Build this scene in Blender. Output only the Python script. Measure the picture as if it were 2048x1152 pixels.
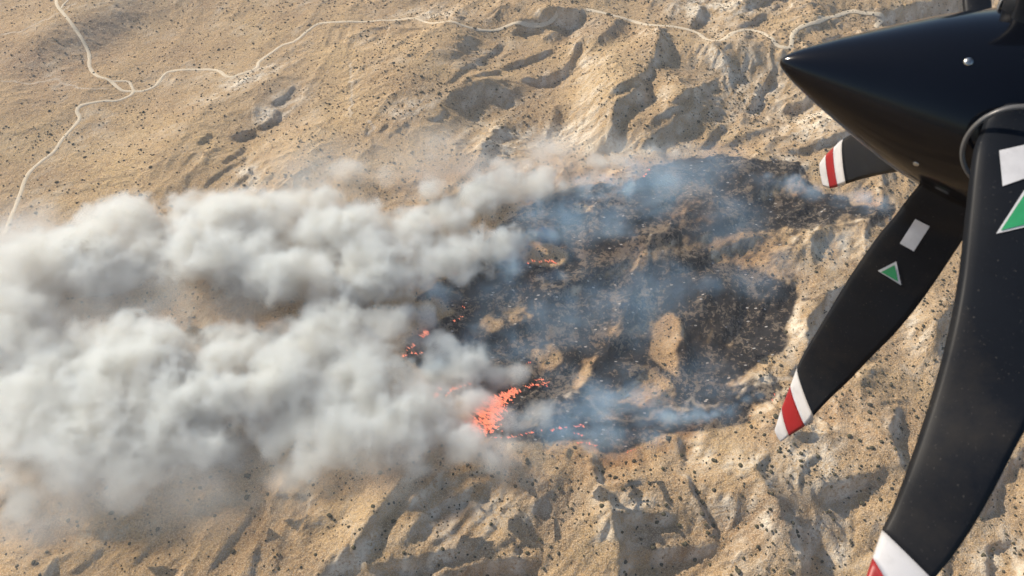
import bpy, bmesh, math, random, os
import numpy as np
from mathutils import Vector

random.seed(7); rng = np.random.default_rng(7)
for o in list(bpy.data.objects): bpy.data.objects.remove(o)
sc = bpy.context.scene
COL = sc.collection

# ------------------------------------------------------------------ camera, sky, sun, exposure
H = 720.0                      # height of the aircraft over the valley floor, metres
PITCH = math.radians(49.0)     # look-down angle
FPX = 1490.0                   # focal length in photo pixels (2048 wide)
cam = bpy.data.cameras.new('camera'); cam_o = bpy.data.objects.new('camera', cam); COL.objects.link(cam_o)
cam.sensor_width = 36.0; cam.lens = 36.0*FPX/2048.0
cam.clip_start = 0.05; cam.clip_end = 60000
cam_o.location = (0, 0, H); cam_o.rotation_euler = (math.pi/2-PITCH, 0, 0)
sc.camera = cam_o
cam.dof.use_dof = True; cam.dof.focus_distance = 950.0; cam.dof.aperture_fstop = 7.0
SUN_EL = math.radians(33.0)
SX, SY = -0.80, 0.60           # horizontal direction towards the sun
world = bpy.data.worlds.new('World'); sc.world = world; world.use_nodes = True
wn = world.node_tree; bg = wn.nodes['Background']
sky = wn.nodes.new('ShaderNodeTexSky'); sky.sky_type = 'NISHITA'; sky.sun_disc = False
sky.sun_elevation = SUN_EL; sky.sun_rotation = math.atan2(SX, SY)
sky.altitude = 900; sky.dust_density = 1.5
wn.links.new(sky.outputs[0], bg.inputs[0]); bg.inputs[1].default_value = 0.11
sl = bpy.data.lights.new('sun', 'SUN'); sl.energy = 4.5; sl.angle = math.radians(0.53); sl.color = (1.0, 0.88, 0.72)
so = bpy.data.objects.new('sun', sl); COL.objects.link(so)
sd = Vector((SX*math.cos(SUN_EL), SY*math.cos(SUN_EL), math.sin(SUN_EL)))
so.rotation_euler = sd.to_track_quat('Z', 'Y').to_euler(); so.location = (-500, 500, 1500)
sc.view_settings.view_transform = 'Standard'; sc.view_settings.look = 'None'
sc.view_settings.exposure = 0.28; sc.view_settings.gamma = 1.0; sc.view_settings.use_curve_mapping = False
sc.render.engine = 'CYCLES'
cy = sc.cycles
cy.use_denoising = True; cy.denoiser = 'OPENIMAGEDENOISE'
cy.use_adaptive_sampling = True; cy.adaptive_threshold = 0.03
cy.max_bounces = 12; cy.diffuse_bounces = 2; cy.glossy_bounces = 2; cy.transparent_max_bounces = 8
cy.volume_bounces = 7; cy.volume_max_steps = 512
cy.caustics_reflective = False; cy.caustics_refractive = False

HAZE = 0.00006
# ------------------------------------------------------------------ pixel <-> world
cp, sp = math.cos(PITCH), math.sin(PITCH)
def pix_dir(u, v):
    a = (np.asarray(u, float)-1024)/FPX; b = (576-np.asarray(v, float))/FPX
    return np.stack([a, b*sp+cp, b*cp-sp], -1)
def at_z(u, v, z=0.0):
    d = pix_dir(u, v); t = (z-H)/d[..., 2]
    return np.stack([d[..., 0]*t, d[..., 1]*t], -1)
def to_pix(x, y, z):
    zz = z-H; dep = y*cp-zz*sp; up = y*sp+zz*cp
    return 1024+FPX*x/dep, 576-FPX*up/dep, dep
def cam_pt(u, v, d):           # a point at depth d before the camera (for the propeller, metres away)
    return Vector([float(q)*d for q in pix_dir(u, v)])+Vector((0, 0, H))

# ------------------------------------------------------------------ noise
def gnoise(x, y, seed=0):
    xi = np.floor(x).astype(np.int64); yi = np.floor(y).astype(np.int64); xf = x-xi; yf = y-yi
    P = np.random.default_rng(seed).random((256, 256))*2*np.pi; G = np.cos(P), np.sin(P)
    def g(i, j, dx, dy):
        a = G[0][i & 255, j & 255]; b = G[1][i & 255, j & 255]; return a*dx+b*dy
    w = lambda t: t*t*t*(t*(t*6-15)+10)
    u, v = w(xf), w(yf)
    a = g(xi, yi, xf, yf); b = g(xi+1, yi, xf-1, yf); c = g(xi, yi+1, xf, yf-1); d = g(xi+1, yi+1, xf-1, yf-1)
    return ((a*(1-u)+b*u)*(1-v)+(c*(1-u)+d*u)*v)*1.5
def fbm(x, y, octv=5, seed=0, gain=.5):
    s = 0; a = 1; n = 0
    for o in range(octv):
        s = s+a*gnoise(x*2**o+17.3*o, y*2**o-9.1*o, seed+o); n += a; a *= gain
    return s/n
def ridged(x, y, octv=4, seed=0, gain=.5):
    s = 0; a = 1; w = 1; n = 0
    for o in range(octv):
        r = 1-np.abs(gnoise(x*2**o+3.7*o, y*2**o+5.9*o, seed+o))*2.0; r = np.clip(r, 0, 1)**2*w
        s = s+a*r; n += a; a *= gain; w = np.clip(r*1.6, 0.15, 1)
    return s/n

# ------------------------------------------------------------------ relief
# Crest lines read off the landscape: points (photo pixels), width of the steep lee side, steepness.
CRESTS = [
 ([(853,909),(815,945),(784,984),(742,1026),(714,1071),(700,1095),(640,1150)],34,1.0),
 ([(878,938),(864,966),(840,987),(819,1012)],30,.9),
 ([(985,930),(923,942),(893,966)],16,.7),
 ([(979,959),(930,977),(895,994),(857,1015),(832,1046),(805,1075)],30,.8),
 ([(969,994),(923,1026),(906,1050),(874,1074),(840,1095)],14,.8),
 ([(986,1015),(951,1043),(923,1074)],12,.8),([(1000,1043),(972,1071),(951,1092)],11,.8),
 ([(1028,1064),(1000,1085),(979,1102)],12,.8),([(1052,1078),(1035,1085),(1017,1113)],13,.8),
 ([(941,1088),(874,1099),(805,1116),(735,1127)],30,.85),([(1066,1113),(997,1116),(927,1130),(875,1152)],34,.85),
 ([(1181,905),(1188,959),(1213,984),(1225,1029)],26,1.0),([(1213,1050),(1154,1099)],14,.5),
 ([(1225,1040),(1237,1085),(1239,1134),(1237,1180)],60,.8),
 ([(1290,951),(1244,966),(1216,984)],13,.8),([(1276,987),(1216,1001)],15,.9),([(1310,998),(1272,1019)],9,.8),
 ([(1345,1026),(1276,1019),(1227,1029)],32,1.0),([(1310,1061),(1230,1067)],12,.8),([(1380,1054),(1293,1081),(1244,1095)],13,.8),
 ([(1420,1083),(1359,1088),(1300,1102),(1241,1104)],32,1.0),([(1423,1111),(1399,1130),(1380,1149)],12,.9),
 ([(1356,876),(1352,900),(1363,924)],20,1.0),([(1373,955),(1372,974),(1380,993),(1399,1019),(1411,1043),(1423,1059)],24,1.1),
 ([(1439,982),(1432,1012)],16,.7),([(1477,993),(1475,1012),(1465,1031)],26,.7),([(1463,943),(1462,950)],11,.8),([(1484,948),(1483,956)],11,.8),
 ([(1501,937),(1517,960),(1536,989),(1555,1005),(1560,1041),(1579,1055),(1579,1088),(1597,1104),(1600,1170)],62,.75),
 ([(1537,910),(1518,920),(1503,935)],14,.9),([(1760,938),(1700,953),(1654,963),(1638,974)],26,1.0),
 ([(1632,908),(1609,934),(1595,960)],15,.8),
 ([(502,1019),(481,1053),(457,1081),(433,1116),(415,1141)],13,1.0),([(586,1022),(565,1064),(555,1099),(541,1148)],11,.8),
 ([(300,1085),(272,1113),(255,1137)],13,.8),([(209,1092),(174,1120),(140,1148)],11,.8),([(370,1099),(338,1127),(314,1148)],10,.7),
 ([(251,1050),(223,1054),(150,1056)],18,.6),([(478,984),(419,990),(377,1018)],24,.7),([(698,1081),(673,1113),(645,1137)],14,.8),
 ([(583,172),(569,190),(542,206)],9,.8),([(555,222),(542,238),(514,252)],10,1.2),([(505,258),(480,263),(463,272)],13,1.1),
 ([(413,265),(396,286)],9,1.0),([(389,304),(361,329)],7,.7),([(483,295),(462,309),(441,330)],8,.9),
 ([(486,309),(479,323),(448,337),(417,358),(399,378)],8,.8),([(500,333),(486,354),(465,375)],8,.9),([(507,351),(494,368),(480,382)],7,.9),([(527,375),(510,390)],8,.9),
 ([(756,68),(741,78),(722,89)],7,.6),([(824,68),(803,81),(782,99)],7,.6),([(842,91),(819,107),(808,115)],7,.6),
 ([(1000,86),(952,117),(912,143),(897,161)],14,.7),([(1000,136),(938,152),(923,165)],10,.9),([(681,62),(673,83)],6,.7),
 ([(1000,160),(940,163),(890,196)],46,.6),([(894,219),(876,229),(855,237)],8,.8),([(813,245),(793,260),(774,273)],8,.9),([(770,245),(755,262)],7,.8),
 ([(1084,54),(1045,54),(1026,59)],16,1.4),([(1160,36),(1111,36),(1080,46)],24,1.4),([(1130,58),(1090,72)],34,.5),
 ([(1100,98),(1062,110),(1028,124),(1002,134)],14,.8),([(1158,80),(1142,110),(1125,135),(1090,150),(1040,158)],20,.8),
 ([(945,160),(990,168),(1022,180)],46,.65),([(1109,212),(1104,234),(1091,271)],36,.6),
 ([(1236,32),(1226,52),(1200,70),(1190,80)],44,.6),([(1317,52),(1318,73),(1310,94),(1307,110)],42,.8),
 ([(1301,125),(1275,154),(1221,184)],15,1.0),([(1286,165),(1262,187),(1226,206),(1222,250),(1197,292)],34,.9),
 ([(1427,156),(1380,180),(1338,204)],15,1.0),([(1367,209),(1315,227),(1302,240)],15,.8),([(1377,226),(1341,243),(1302,269),(1281,289)],26,.8),
 ([(1445,248),(1413,274),(1398,289)],20,.8),([(1406,14),(1393,30),(1382,48)],22,.9),
 ([(1530,28),(1490,42),(1475,52)],14,.8),([(1556,7),(1539,21)],8,.8),([(1920,0),(1850,8),(1758,26)],34,.8),([(1678,70),(1640,80)],14,.7),
 ([(1539,144),(1515,186),(1494,218)],13,1.1),([(1622,189),(1587,206),(1567,217)],20,.8),([(1695,265),(1626,286),(1577,300)],14,.9),
 ([(1459,88),(1435,102)],12,.8),([(1418,92),(1440,112),(1455,135),(1458,155)],40,.7),
 ([(1690,566),(1657,582),(1617,638),(1608,672),(1611,690)],48,1.0),([(1590,728),(1574,748)],16,.9),
 ([(1908,608),(1878,638),(1868,690)],40,1.0),([(1790,820),(1778,850),(1790,890),(1800,920)],40,.9),
 ([(1550,255),(1500,262),(1440,290)],16,.6),([(2040,900),(1990,960),(1960,1020)],24,.8),([(2010,1080),(1975,1090),(1965,1150)],20,.9),
 # relief inside the burn
 ([(1610,330),(1560,345),(1500,400)],18,.6),([(1500,420),(1440,450),(1390,470)],18,.6),([(1520,470),(1450,490),(1380,520),(1340,530)],22,.8),
 ([(1360,640),(1362,680),(1375,730)],26,.7),([(1300,300),(1340,330),(1400,360),(1440,400)],30,.5),([(1350,390),(1300,420),(1260,440)],22,.6),
 ([(1480,560),(1470,620),(1440,680)],22,.7),([(1590,560),(1530,600),(1510,640)],22,.7),([(1290,735),(1250,760),(1230,790)],22,.6),
 ([(1160,700),(1120,740)],18,.7),([(1080,640),(1000,660),(960,700)],22,.6),([(1250,520),(1180,545),(1100,590)],24,.7),([(1130,480),(1135,510),(1110,540)],14,.6),
 ([(330,150),(250,160)],8,.3),([(250,360),(180,375),(100,390)],8,.3),
]
DX = 2.0
X0, X1, Y0, Y1 = -1300.0, 1300.0, 130.0, 1780.0
gx = np.arange(X0, X1, DX); gy = np.arange(Y0, Y1, DX); NX, NY = len(gx), len(gy)
GX, GY = np.meshgrid(gx, gy)       # [row=y, col=x]
def bil(F, x, y):
    fx = np.clip((x-X0)/DX, 0, NX-1.001); fy = np.clip((y-Y0)/DX, 0, NY-1.001)
    ix = fx.astype(int); iy = fy.astype(int); a = fx-ix; b = fy-iy
    return (F[iy, ix]*(1-a)+F[iy, ix+1]*a)*(1-b)+(F[iy+1, ix]*(1-a)+F[iy+1, ix+1]*a)*b
Z = np.zeros((NY, NX))
def ground_at(u, v):               # where the view ray of a photo pixel meets the relief
    d = pix_dir(u, v); x = d[..., 0]; y = d[..., 1]; z = d[..., 2]
    t = -H/z
    for k in range(14):
        h = bil(Z, x*t, y*t); t = t*.3+.7*((h-H)/z)
    return x*t, y*t
dxs, dys = -SX, -SY                # horizontal direction away from the sun
def rot_noise_coords(x, y):        # s: across ridges, t: along ridges
    return x*dxs+y*dys, -x*dys+y*dxs
# regional relief strength: calm plain upper left, rugged to the right and near
PX, PY, _ = to_pix(GX, GY, 0*GX)
rug = 0.20+0.80/(1+np.exp(-(PX-760-0.35*(420-PY))/170.0))
rug = np.maximum(rug, 0.62/(1+np.exp(-(PY-930)/60.0)))
wx = fbm(GX/300, GY/300, 3, 11)*45; wy = fbm(GX/300, GY/300, 3, 21)*45
S_, T_ = rot_noise_coords(GX+wx, GY+wy)
fab1 = ridged(S_/230, T_/420, 3, 31, .4); fab2 = ridged(S_/85, T_/170, 2, 41, .4)
S2, T2 = rot_noise_coords(GX+wx*.5, GY+wy*.5)
big = fbm(GX/700, GY/700, 3, 81)*30
def gullies(Zin, waves, amps, seed=0):
    # rills that run down whatever slope is there: stripes along the fall line, summed from jittered cells
    Zg = Zin.copy(); gyy, gxx = np.gradient(blur(Zin, 3), DX)
    for o, (lam, amp) in enumerate(zip(waves, amps)):
        mag = np.hypot(gxx, gyy)+1e-6; sx, sy = -gyy/mag, gxx/mag
        st = np.clip(mag*2.6, 0, 1.0)
        cell = lam*1.7; cx = GX/cell; cyy = GY/cell; ix = np.floor(cx).astype(int); iy = np.floor(cyy).astype(int)
        R = np.random.default_rng(seed+o).random((256, 256, 2)); C = np.zeros_like(Zg); S = np.zeros_like(Zg); W = np.zeros_like(Zg)
        for di in (-1, 0, 1):
            for dj in (-1, 0, 1):
                r = R[(ix+di) & 255, (iy+dj) & 255]; dx = GX-(ix+di+r[..., 0])*cell; dy = GY-(iy+dj+r[..., 1])*cell
                w = np.exp(-(dx*dx+dy*dy)/(cell*cell*.32)); ph = (dx*sx+dy*sy)*(2*np.pi/lam)
                C += np.cos(ph)*w; S += np.sin(ph)*w; W += w
        C /= W; S /= W
        n = np.hypot(C, S)+1e-6; k = np.minimum(1, .35+n); C = C/n*k; S = S/n*k
        prof = 1-np.sqrt(np.clip(1-.94*np.clip((C+1)/2, 0, 1), 0, 1))*1.6     # sharp-crested ribs, rounded rills
        Zg += amp*st*prof
        gxx = gxx-S*amp*.5*st*(2*np.pi/lam)*sx; gyy = gyy-S*amp*.5*st*(2*np.pi/lam)*sy
    return Zg
def blur(F, r):
    k = np.exp(-(np.arange(-3*r, 3*r+1)/r)**2/2); k /= k.sum()
    for ax in (0, 1):
        p = [(0, 0), (0, 0)]; p[ax] = (3*r, 3*r); P = np.pad(F, p, mode='edge'); n = F.shape[ax]
        F = sum(k[i]*(P[i:i+n] if ax == 0 else P[:, i:i+n]) for i in range(6*r+1))
    return F
# broad slopes: (x, y, rx, ry, turn, lean) leaning away from (+) or towards (-) the morning sun
BROAD = [(900,105,120,40,-.5,.8),(950,215,100,50,-.4,.9),(1060,255,55,50,0,.7),(1350,250,80,50,-.4,.8),(1425,215,60,35,-.4,.6),(1500,130,60,35,0,.7),(1370,125,50,30,0,.6),(200,60,150,45,-.4,.7),
 (1000,1000,120,60,-.6,.15),(800,1120,150,30,0,.4),(1330,1050,90,60,0,.3),(1640,1060,80,80,.3,.9),(1660,975,60,25,-.3,.7),(1310,1120,120,30,0,.3),(1930,700,50,80,0,.9),(1780,770,50,60,0,.6),(250,1050,110,35,0,.6),(450,1000,70,25,0,.5),
 (1090,985,70,50,-.5,.35),(1220,60,50,35,0,.4),(1800,20,110,25,0,.7),(560,200,60,40,-.6,.4),(860,170,90,30,-.4,.4),(1560,400,100,40,-.3,.5),(1450,600,60,90,0,.5),(1200,600,120,50,-.5,.5),(1380,480,90,40,-.4,.6),(1900,1050,60,60,0,.5),
 (1185,170,45,85,.15,-.9),(1265,65,50,25,0,-.6),(1330,190,28,40,0,-.8),(690,1055,60,60,-.6,-.6),(560,300,90,50,-.4,-.6),(1500,1090,70,40,0,-.7),(1525,1000,26,50,0,-.6),(1440,85,30,35,0,-.7),(1260,930,50,26,0,-.6),(1592,650,20,60,0,-.8),
 (1400,950,30,40,0,-.5),(1640,240,60,28,-.3,-.8),(1150,90,26,40,0,-.6),(1340,680,24,50,0,-.5),(1200,1010,50,50,0,-.5),(300,280,120,50,-.5,-.3),(1720,860,70,35,.5,-.6),(1830,700,30,90,.3,-.6),(740,180,60,70,0,-.4),(920,1030,60,40,-.6,-.4)]
def crest_field():
    g = np.zeros((NY, NX)); near = np.zeros((NY, NX))
    jx = fbm(GX/40, GY/40, 3, 91)*6; jy = fbm(GX/40, GY/40, 3, 95)*6
    for pts, w, s in CRESTS:
        p = np.array(pts, float); x, y = ground_at(p[:, 0], p[:, 1])
        mid = len(p)//2; dep = to_pix(x[mid], y[mid], 0)[2]; wm = w*1.25*dep/FPX
        i0 = max(0, int((x.min()-wm*2.4-X0)/DX)); i1 = min(NX, int((x.max()+wm*2.4-X0)/DX)+1)
        j0 = max(0, int((y.min()-wm*2.4-Y0)/DX)); j1 = min(NY, int((y.max()+wm*2.4-Y0)/DX)+1)
        if i1 <= i0 or j1 <= j0: continue
        qx = GX[j0:j1, i0:i1]+jx[j0:j1, i0:i1]; qy = GY[j0:j1, i0:i1]+jy[j0:j1, i0:i1]
        best = np.full(qx.shape, 1e9); sv = np.zeros(qx.shape); av = np.zeros(qx.shape)
        sl_ = np.append(0, np.cumsum(np.hypot(np.diff(x), np.diff(y)))); tot_ = sl_[-1]+1e-6
        for k in range(len(p)-1):
            ax, ay = x[k], y[k]; bx, by = x[k+1]-ax, y[k+1]-ay; L2 = bx*bx+by*by+1e-9
            t = np.clip(((qx-ax)*bx+(qy-ay)*by)/L2, 0, 1); rx = qx-ax-t*bx; ry = qy-ay-t*by
            d = np.hypot(rx, ry); m = d < best; best = np.where(m, d, best); sv = np.where(m, rx*dxs+ry*dys, sv); av = np.where(m, (sl_[k]+t*math.sqrt(L2))/tot_, av)
        tp = np.clip(np.minimum(av, 1-av)*5+.45, 0, 1); tp = tp*(.85+.5*fbm(qx/28, qy/28, 3, 97)+.2)
        c = np.clip(1-best/(wm*(.45+.55*np.clip(tp, 0, 1.2))), 0, 1); c = c*c*(3-2*c)*1.12*np.clip(.35+.75*tp, 0, 1.1)
        c *= np.clip(sv/2.5, 0, 1); c = np.clip(c, 0, 1)*s
        n = np.clip(1-best/(wm*2.0+14), 0, 1)
        g[j0:j1, i0:i1] = np.maximum(g[j0:j1, i0:i1], c); near[j0:j1, i0:i1] = np.maximum(near[j0:j1, i0:i1], n)
    return g, near
kx = np.fft.fftfreq(NX, DX)*2*np.pi; ky = np.fft.rfftfreq(NY, DX)*2*np.pi
KX, KY = np.meshgrid(kx, ky)       # [ky, kx]
KD = KX*dxs+KY*dys; KT = -KX*dys+KY*dxs
def solve(g):
    gh = np.fft.fft(np.fft.rfft(g, axis=0), axis=1)
    zh = (-1j*KD*gh)/(KD**2+0.10*KT**2+(1/170.0)**2)
    return np.fft.irfft(np.fft.ifft(zh, axis=1), n=NY, axis=0)
for it in range(4):
    g, near = crest_field()
    PXz, PYz, _ = to_pix(GX, GY, Z); gb = np.zeros((NY, NX))
    for (bx0, by0, brx, bry, ba, bs0) in BROAD:
        ca, sa = math.cos(ba), math.sin(ba); gb += bs0*np.exp(-(((PXz-bx0)*ca+(PYz-by0)*sa)/brx)**2-((-(PXz-bx0)*sa+(PYz-by0)*ca)/bry)**2)
    Zc = solve(-(np.maximum(g, 0)*1.6+.85*np.clip(gb, -1, 1)*(1-.6*np.clip(g, 0, 1))))
    keep = 1-0.78*np.clip(near*2.0, 0, 1)
    Z = Zc+rug*keep*(fab1*17+fab2*11)+big
    Z -= Z[200:-200, 200:-200].mean()
kq = .25+.75*keep
Z = gullies(Z, (44, 21, 10), (3.8*(.3+.7*rug)*kq, 2.4*(.4+.6*rug)*(.4+.6*keep), 1.0), 600)
Z += fbm(GX/7, GY/7, 2, 111)*.45
Z0 = Z.copy(); SL = np.hypot(*np.gradient(Z, DX))
print('relief', Z.min(), Z.max(), 'slope mean', SL.mean())

# ------------------------------------------------------------------ burn mask and ground colour masks (world space)
def poly_mask(qx, qy, poly):
    ins = np.zeros(qx.shape, bool); n = len(poly); j = n-1
    for i in range(n):
        xi, yi = poly[i]; xj, yj = poly[j]
        c = ((yi > qy) != (yj > qy)) & (qx < (xj-xi)*(qy-yi)/(yj-yi+1e-12)+xi); ins ^= c; j = i
    return ins
PX, PY, DEP = to_pix(GX, GY, Z)    # photo position of every ground point, used once to lay the traced outlines out on the ground
wob = lambda a, s, sd: (fbm(GX/s, GY/s, 4, sd)*a)
WX = PX+wob(14, 22, 201); WY = PY+wob(10, 22, 211)
BURN = [(830,600),(850,585),(880,560),(930,545),(985,470),(1020,435),(1060,405),(1110,382),(1180,368),(1240,368),(1280,356),(1305,334),(1345,322),(1400,313),(1440,309),(1500,318),(1560,319),(1600,325),(1614,345),(1625,372),(1655,385),(1692,392),(1702,410),(1790,408),(1792,430),(1740,455),(1745,500),(1720,540),(1690,560),(1650,590),(1622,600),(1590,602),(1580,640),(1576,690),(1550,720),(1520,750),(1505,768),(1552,766),(1556,790),(1545,803),(1500,815),(1503,843),(1450,858),(1400,862),(1330,868),(1280,893),(1240,910),(1195,905),(1180,880),(1100,885),(1000,885),(950,875),(940,840),(940,800),(900,785),(868,790),(845,740),(805,712),(815,680),(860,655),(900,625),(870,605)]
burn = poly_mask(WX, WY, BURN).astype(float)
def isle(poly, amt, w=1.0):
    m = poly_mask(PX+(WX-PX)*w, PY+(WY-PY)*w, poly); return m, amt
ISLES = [([(1035,495),(1065,484),(1110,488),(1135,500),(1128,530),(1095,535),(1050,525)],0,.6),
 ([(1340,622),(1362,640),(1368,665),(1352,700),(1358,745),(1362,765),(1340,745),(1318,728),(1299,712),(1303,680),(1312,645)],0,.6),
 ([(1290,732),(1330,745),(1355,780),(1345,815),(1300,815),(1225,800),(1235,780)],.38,1.2),
 ([(1120,410),(1150,402),(1190,412),(1195,425),(1150,428)],.3,1.2),
 ([(960,640),(985,628),(1005,645),(1000,665),(965,668)],.3,1.2),([(1010,620),(1050,610),(1060,635),(1020,650)],.4,1.2),
 ([(1060,700),(1110,690),(1130,720),(1110,745),(1070,735)],.3,1.2),([(1170,720),(1196,710),(1180,760),(1150,790),(1140,775)],.15,1.0),
 ([(840,600),(880,598),(910,625),(880,640),(850,630)],.1,1.0),([(1140,570),(1165,570),(1160,590),(1140,592)],.2,1.0),
 ([(1550,345),(1610,345),(1620,390),(1560,400),(1500,400),(1530,370)],.5,1.3),([(1340,385),(1430,400),(1440,440),(1400,470),(1340,440)],.6,1.5),
 ([(1410,480),(1500,460),(1620,455),(1700,430),(1745,440),(1740,520),(1690,560),(1600,590),(1560,560),(1500,540),(1420,520)],.42,1.3),
 ([(1600,470),(1690,450),(1745,460),(1720,530),(1650,590),(1590,600),(1600,540)],.22,1.2),
 ([(1350,480),(1440,460),(1400,500),(1300,530),(1240,560),(1160,560),(1250,510)],.5,1.4),
 ([(1200,640),(1330,640),(1310,680),(1200,670)],.6,1.3),([(1500,740),(1545,700),(1550,730),(1510,760),(1420,780)],.3,1.2),
 ([(1400,640),(1440,620),(1480,700),(1450,760),(1400,740)],.72,1.5)]
b2 = burn*.90
for poly, amt, w in ISLES:
    m, a = isle(poly, amt, w); b2 = np.where(m & (burn > 0), np.minimum(b2, a), b2)
# mottling: fire ran patchily over the rough ground
bs = blur(b2, 1)
n1 = .5+.5*fbm(S2/9, T2/22, 4, 221, .62); n1 = np.clip((n1-.5)*1.35+.5, 0, 1)
burnf = 1/(1+np.exp(-((bs-(n1*.82+.06)))*16))
burnf = np.clip(burnf, 0, 1)*burn
patch = lambda cx, cy, rx, ry, a=0: np.exp(-(((PX-cx)*math.cos(a)+(PY-cy)*math.sin(a))/rx)**2-((-(PX-cx)*math.sin(a)+(PY-cy)*math.cos(a))/ry)**2)
red = .9*patch(1120,345,190,28)+.6*patch(880,360,120,30)+.8*patch(1560,850,60,40,-.5)+.6*patch(1720,830,120,60,.3)+.5*patch(1060,960,120,50)+.35*patch(1340,960,70,60)+.5*patch(300,640,260,40)+.4*patch(620,600,120,25)+.5*patch(740,960,100,30)+.4*patch(140,1070,100,30)+.4*patch(870,880,120,30)+.6*patch(90,120,150,70,.2)+.3*patch(1480,1050,90,60)  # reddish soil; by the plumes also orange smoke-filtered sunlight painted into the colour
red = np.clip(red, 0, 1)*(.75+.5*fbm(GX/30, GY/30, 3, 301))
pale = .8*patch(1040,275,90,25)+.9*patch(1135,265,35,20)+.8*patch(1280,300,110,18)+.8*patch(1640,240,70,35,-.3)+.9*patch(1590,650,22,60,.15)+.8*patch(1500,770,60,15,-.5)+.7*patch(1620,930,80,45)+.7*patch(1650,1080,80,60)+.8*patch(540,230,50,20,-.5)+.6*patch(570,190,40,18,-.5)+.9*patch(500,355,30,30)+.8*patch(470,170,80,14,-.4)+.9*patch(1400,25,60,18)+.9*patch(1460,10,90,14)+.6*patch(820,215,60,20,-.3)+.5*patch(860,30,80,14)+.6*patch(940,1040,120,50,-.6)+.7*patch(720,1100,70,25,-.7)+.8*patch(2000,1110,60,50)+.6*patch(1450,105,60,30)+.6*patch(1250,1010,60,30)+.5*patch(1480,920,90,25)+.4*patch(990,300,60,20)+.5*patch(1680,500,50,60)+.8*patch(1575,335,40,20)+.4*patch(1450,180,60,60)+.5*patch(1530,200,60,60)
ero = fbm(S2/14, T2/34, 4, 311)
pale = np.clip(pale*.9+np.clip((SL-.55)*1.2, 0, .5)*rug+.25*np.clip(fbm(GX/90, GY/90, 3, 321)*2, 0, 1), 0, 1)
pale = np.clip(pale*(0.85+2.2*ero)+.12*ero, 0, 1)
pal0 = np.clip(blur(pale, 3)*1.7-.1, 0, 1)
Z = gullies(Z, (15, 8), (2.6*pal0, 1.4*pal0), 660); 
ROADS = [
 ('dirt_road', 'pale dirt road running from the smoke edge past the junction along the ridge', [(8,470),(20,440),(38,395),(55,350),(80,325),(108,303),(125,278),(158,240),(154,222),(165,210),(205,202),(235,201),(262,190),(268,183),(285,182),(310,172),(328,150),(345,142),(400,139),(435,141),(452,152),(470,152),(512,136),(520,122),(560,93),(590,82),(620,58),(645,46),(700,43),(820,37),(870,46),(950,58),(1010,54),(1040,46),(1085,32),(1115,26)], 6.2),
 ('dirt_road', 'pale dirt road winding over the ridge towards the spinner', [(1172,18),(1200,24),(1230,32),(1265,42),(1300,50),(1350,54),(1390,64),(1412,78),(1435,82),(1465,66),(1495,60),(1525,66),(1550,86),(1572,95),(1582,92),(1585,70),(1600,55),(1640,42),(1690,26),(1725,26),(1752,28),(1766,36),(1755,48),(1752,56)], 8.5),
 ('dirt_road', 'pale dirt road coming down from the top left corner to the junction', [(112,0),(115,12),(128,28),(145,50),(165,80),(178,108),(180,135),(195,152),(218,160),(232,172),(245,181),(268,183)], 6.2),
 ('dirt_road', 'short dirt loop beside the road junction', [(222,162),(245,162),(258,164),(264,174),(268,183)], 5.0),
 ('dirt_road', 'short dirt spur joining the road in the top left corner', [(137,0),(128,8),(122,17)], 4.5)]
rdm = np.zeros((NY, NX))
for _, _, pts, w in ROADS:             # the road bench is graded into the slope
    p = np.array(pts, float); x, y = ground_at(p[:, 0], p[:, 1])
    for k in range(len(p)-1):
        ax, ay = x[k], y[k]; bx, by = x[k+1]-ax, y[k+1]-ay
        i0, i1 = max(0, int((min(ax, ax+bx)-22-X0)/DX)), int((max(ax, ax+bx)+22-X0)/DX)+1; j0, j1 = max(0, int((min(ay, ay+by)-22-Y0)/DX)), int((max(ay, ay+by)+22-Y0)/DX)+1
        qx = GX[j0:j1, i0:i1]; qy = GY[j0:j1, i0:i1]; t = np.clip(((qx-ax)*bx+(qy-ay)*by)/(bx*bx+by*by+1e-9), 0, 1)
        d = np.hypot(qx-ax-t*bx, qy-ay-t*by); rdm[j0:j1, i0:i1] = np.maximum(rdm[j0:j1, i0:i1], np.clip(2.0-d/5.0, 0, 1))
Z = Z*(1-rdm)+blur(Z, 3)*rdm
SL = np.hypot(*np.gradient(Z, DX))
gold = np.clip(.45*fbm(GX/110, GY/110, 3, 331)*2+.5*patch(560,300,120,60)+.45*patch(250,300,250,90)+.5*patch(1180,130,60,80)+.4*patch(680,160,80,80)+.4*patch(740,330,60,30)+.2, 0, 1)
grey = np.clip(.8*patch(200,60,170,40,-.45)+.5*patch(560,200,60,50)+.5*patch(1180,60,60,30)+.5*patch(1570,1030,60,60)+.5*patch(1100,1020,60,60)+.4*patch(960,190,70,30)+.5*patch(1300,1080,60,30), 0, 1)
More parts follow.
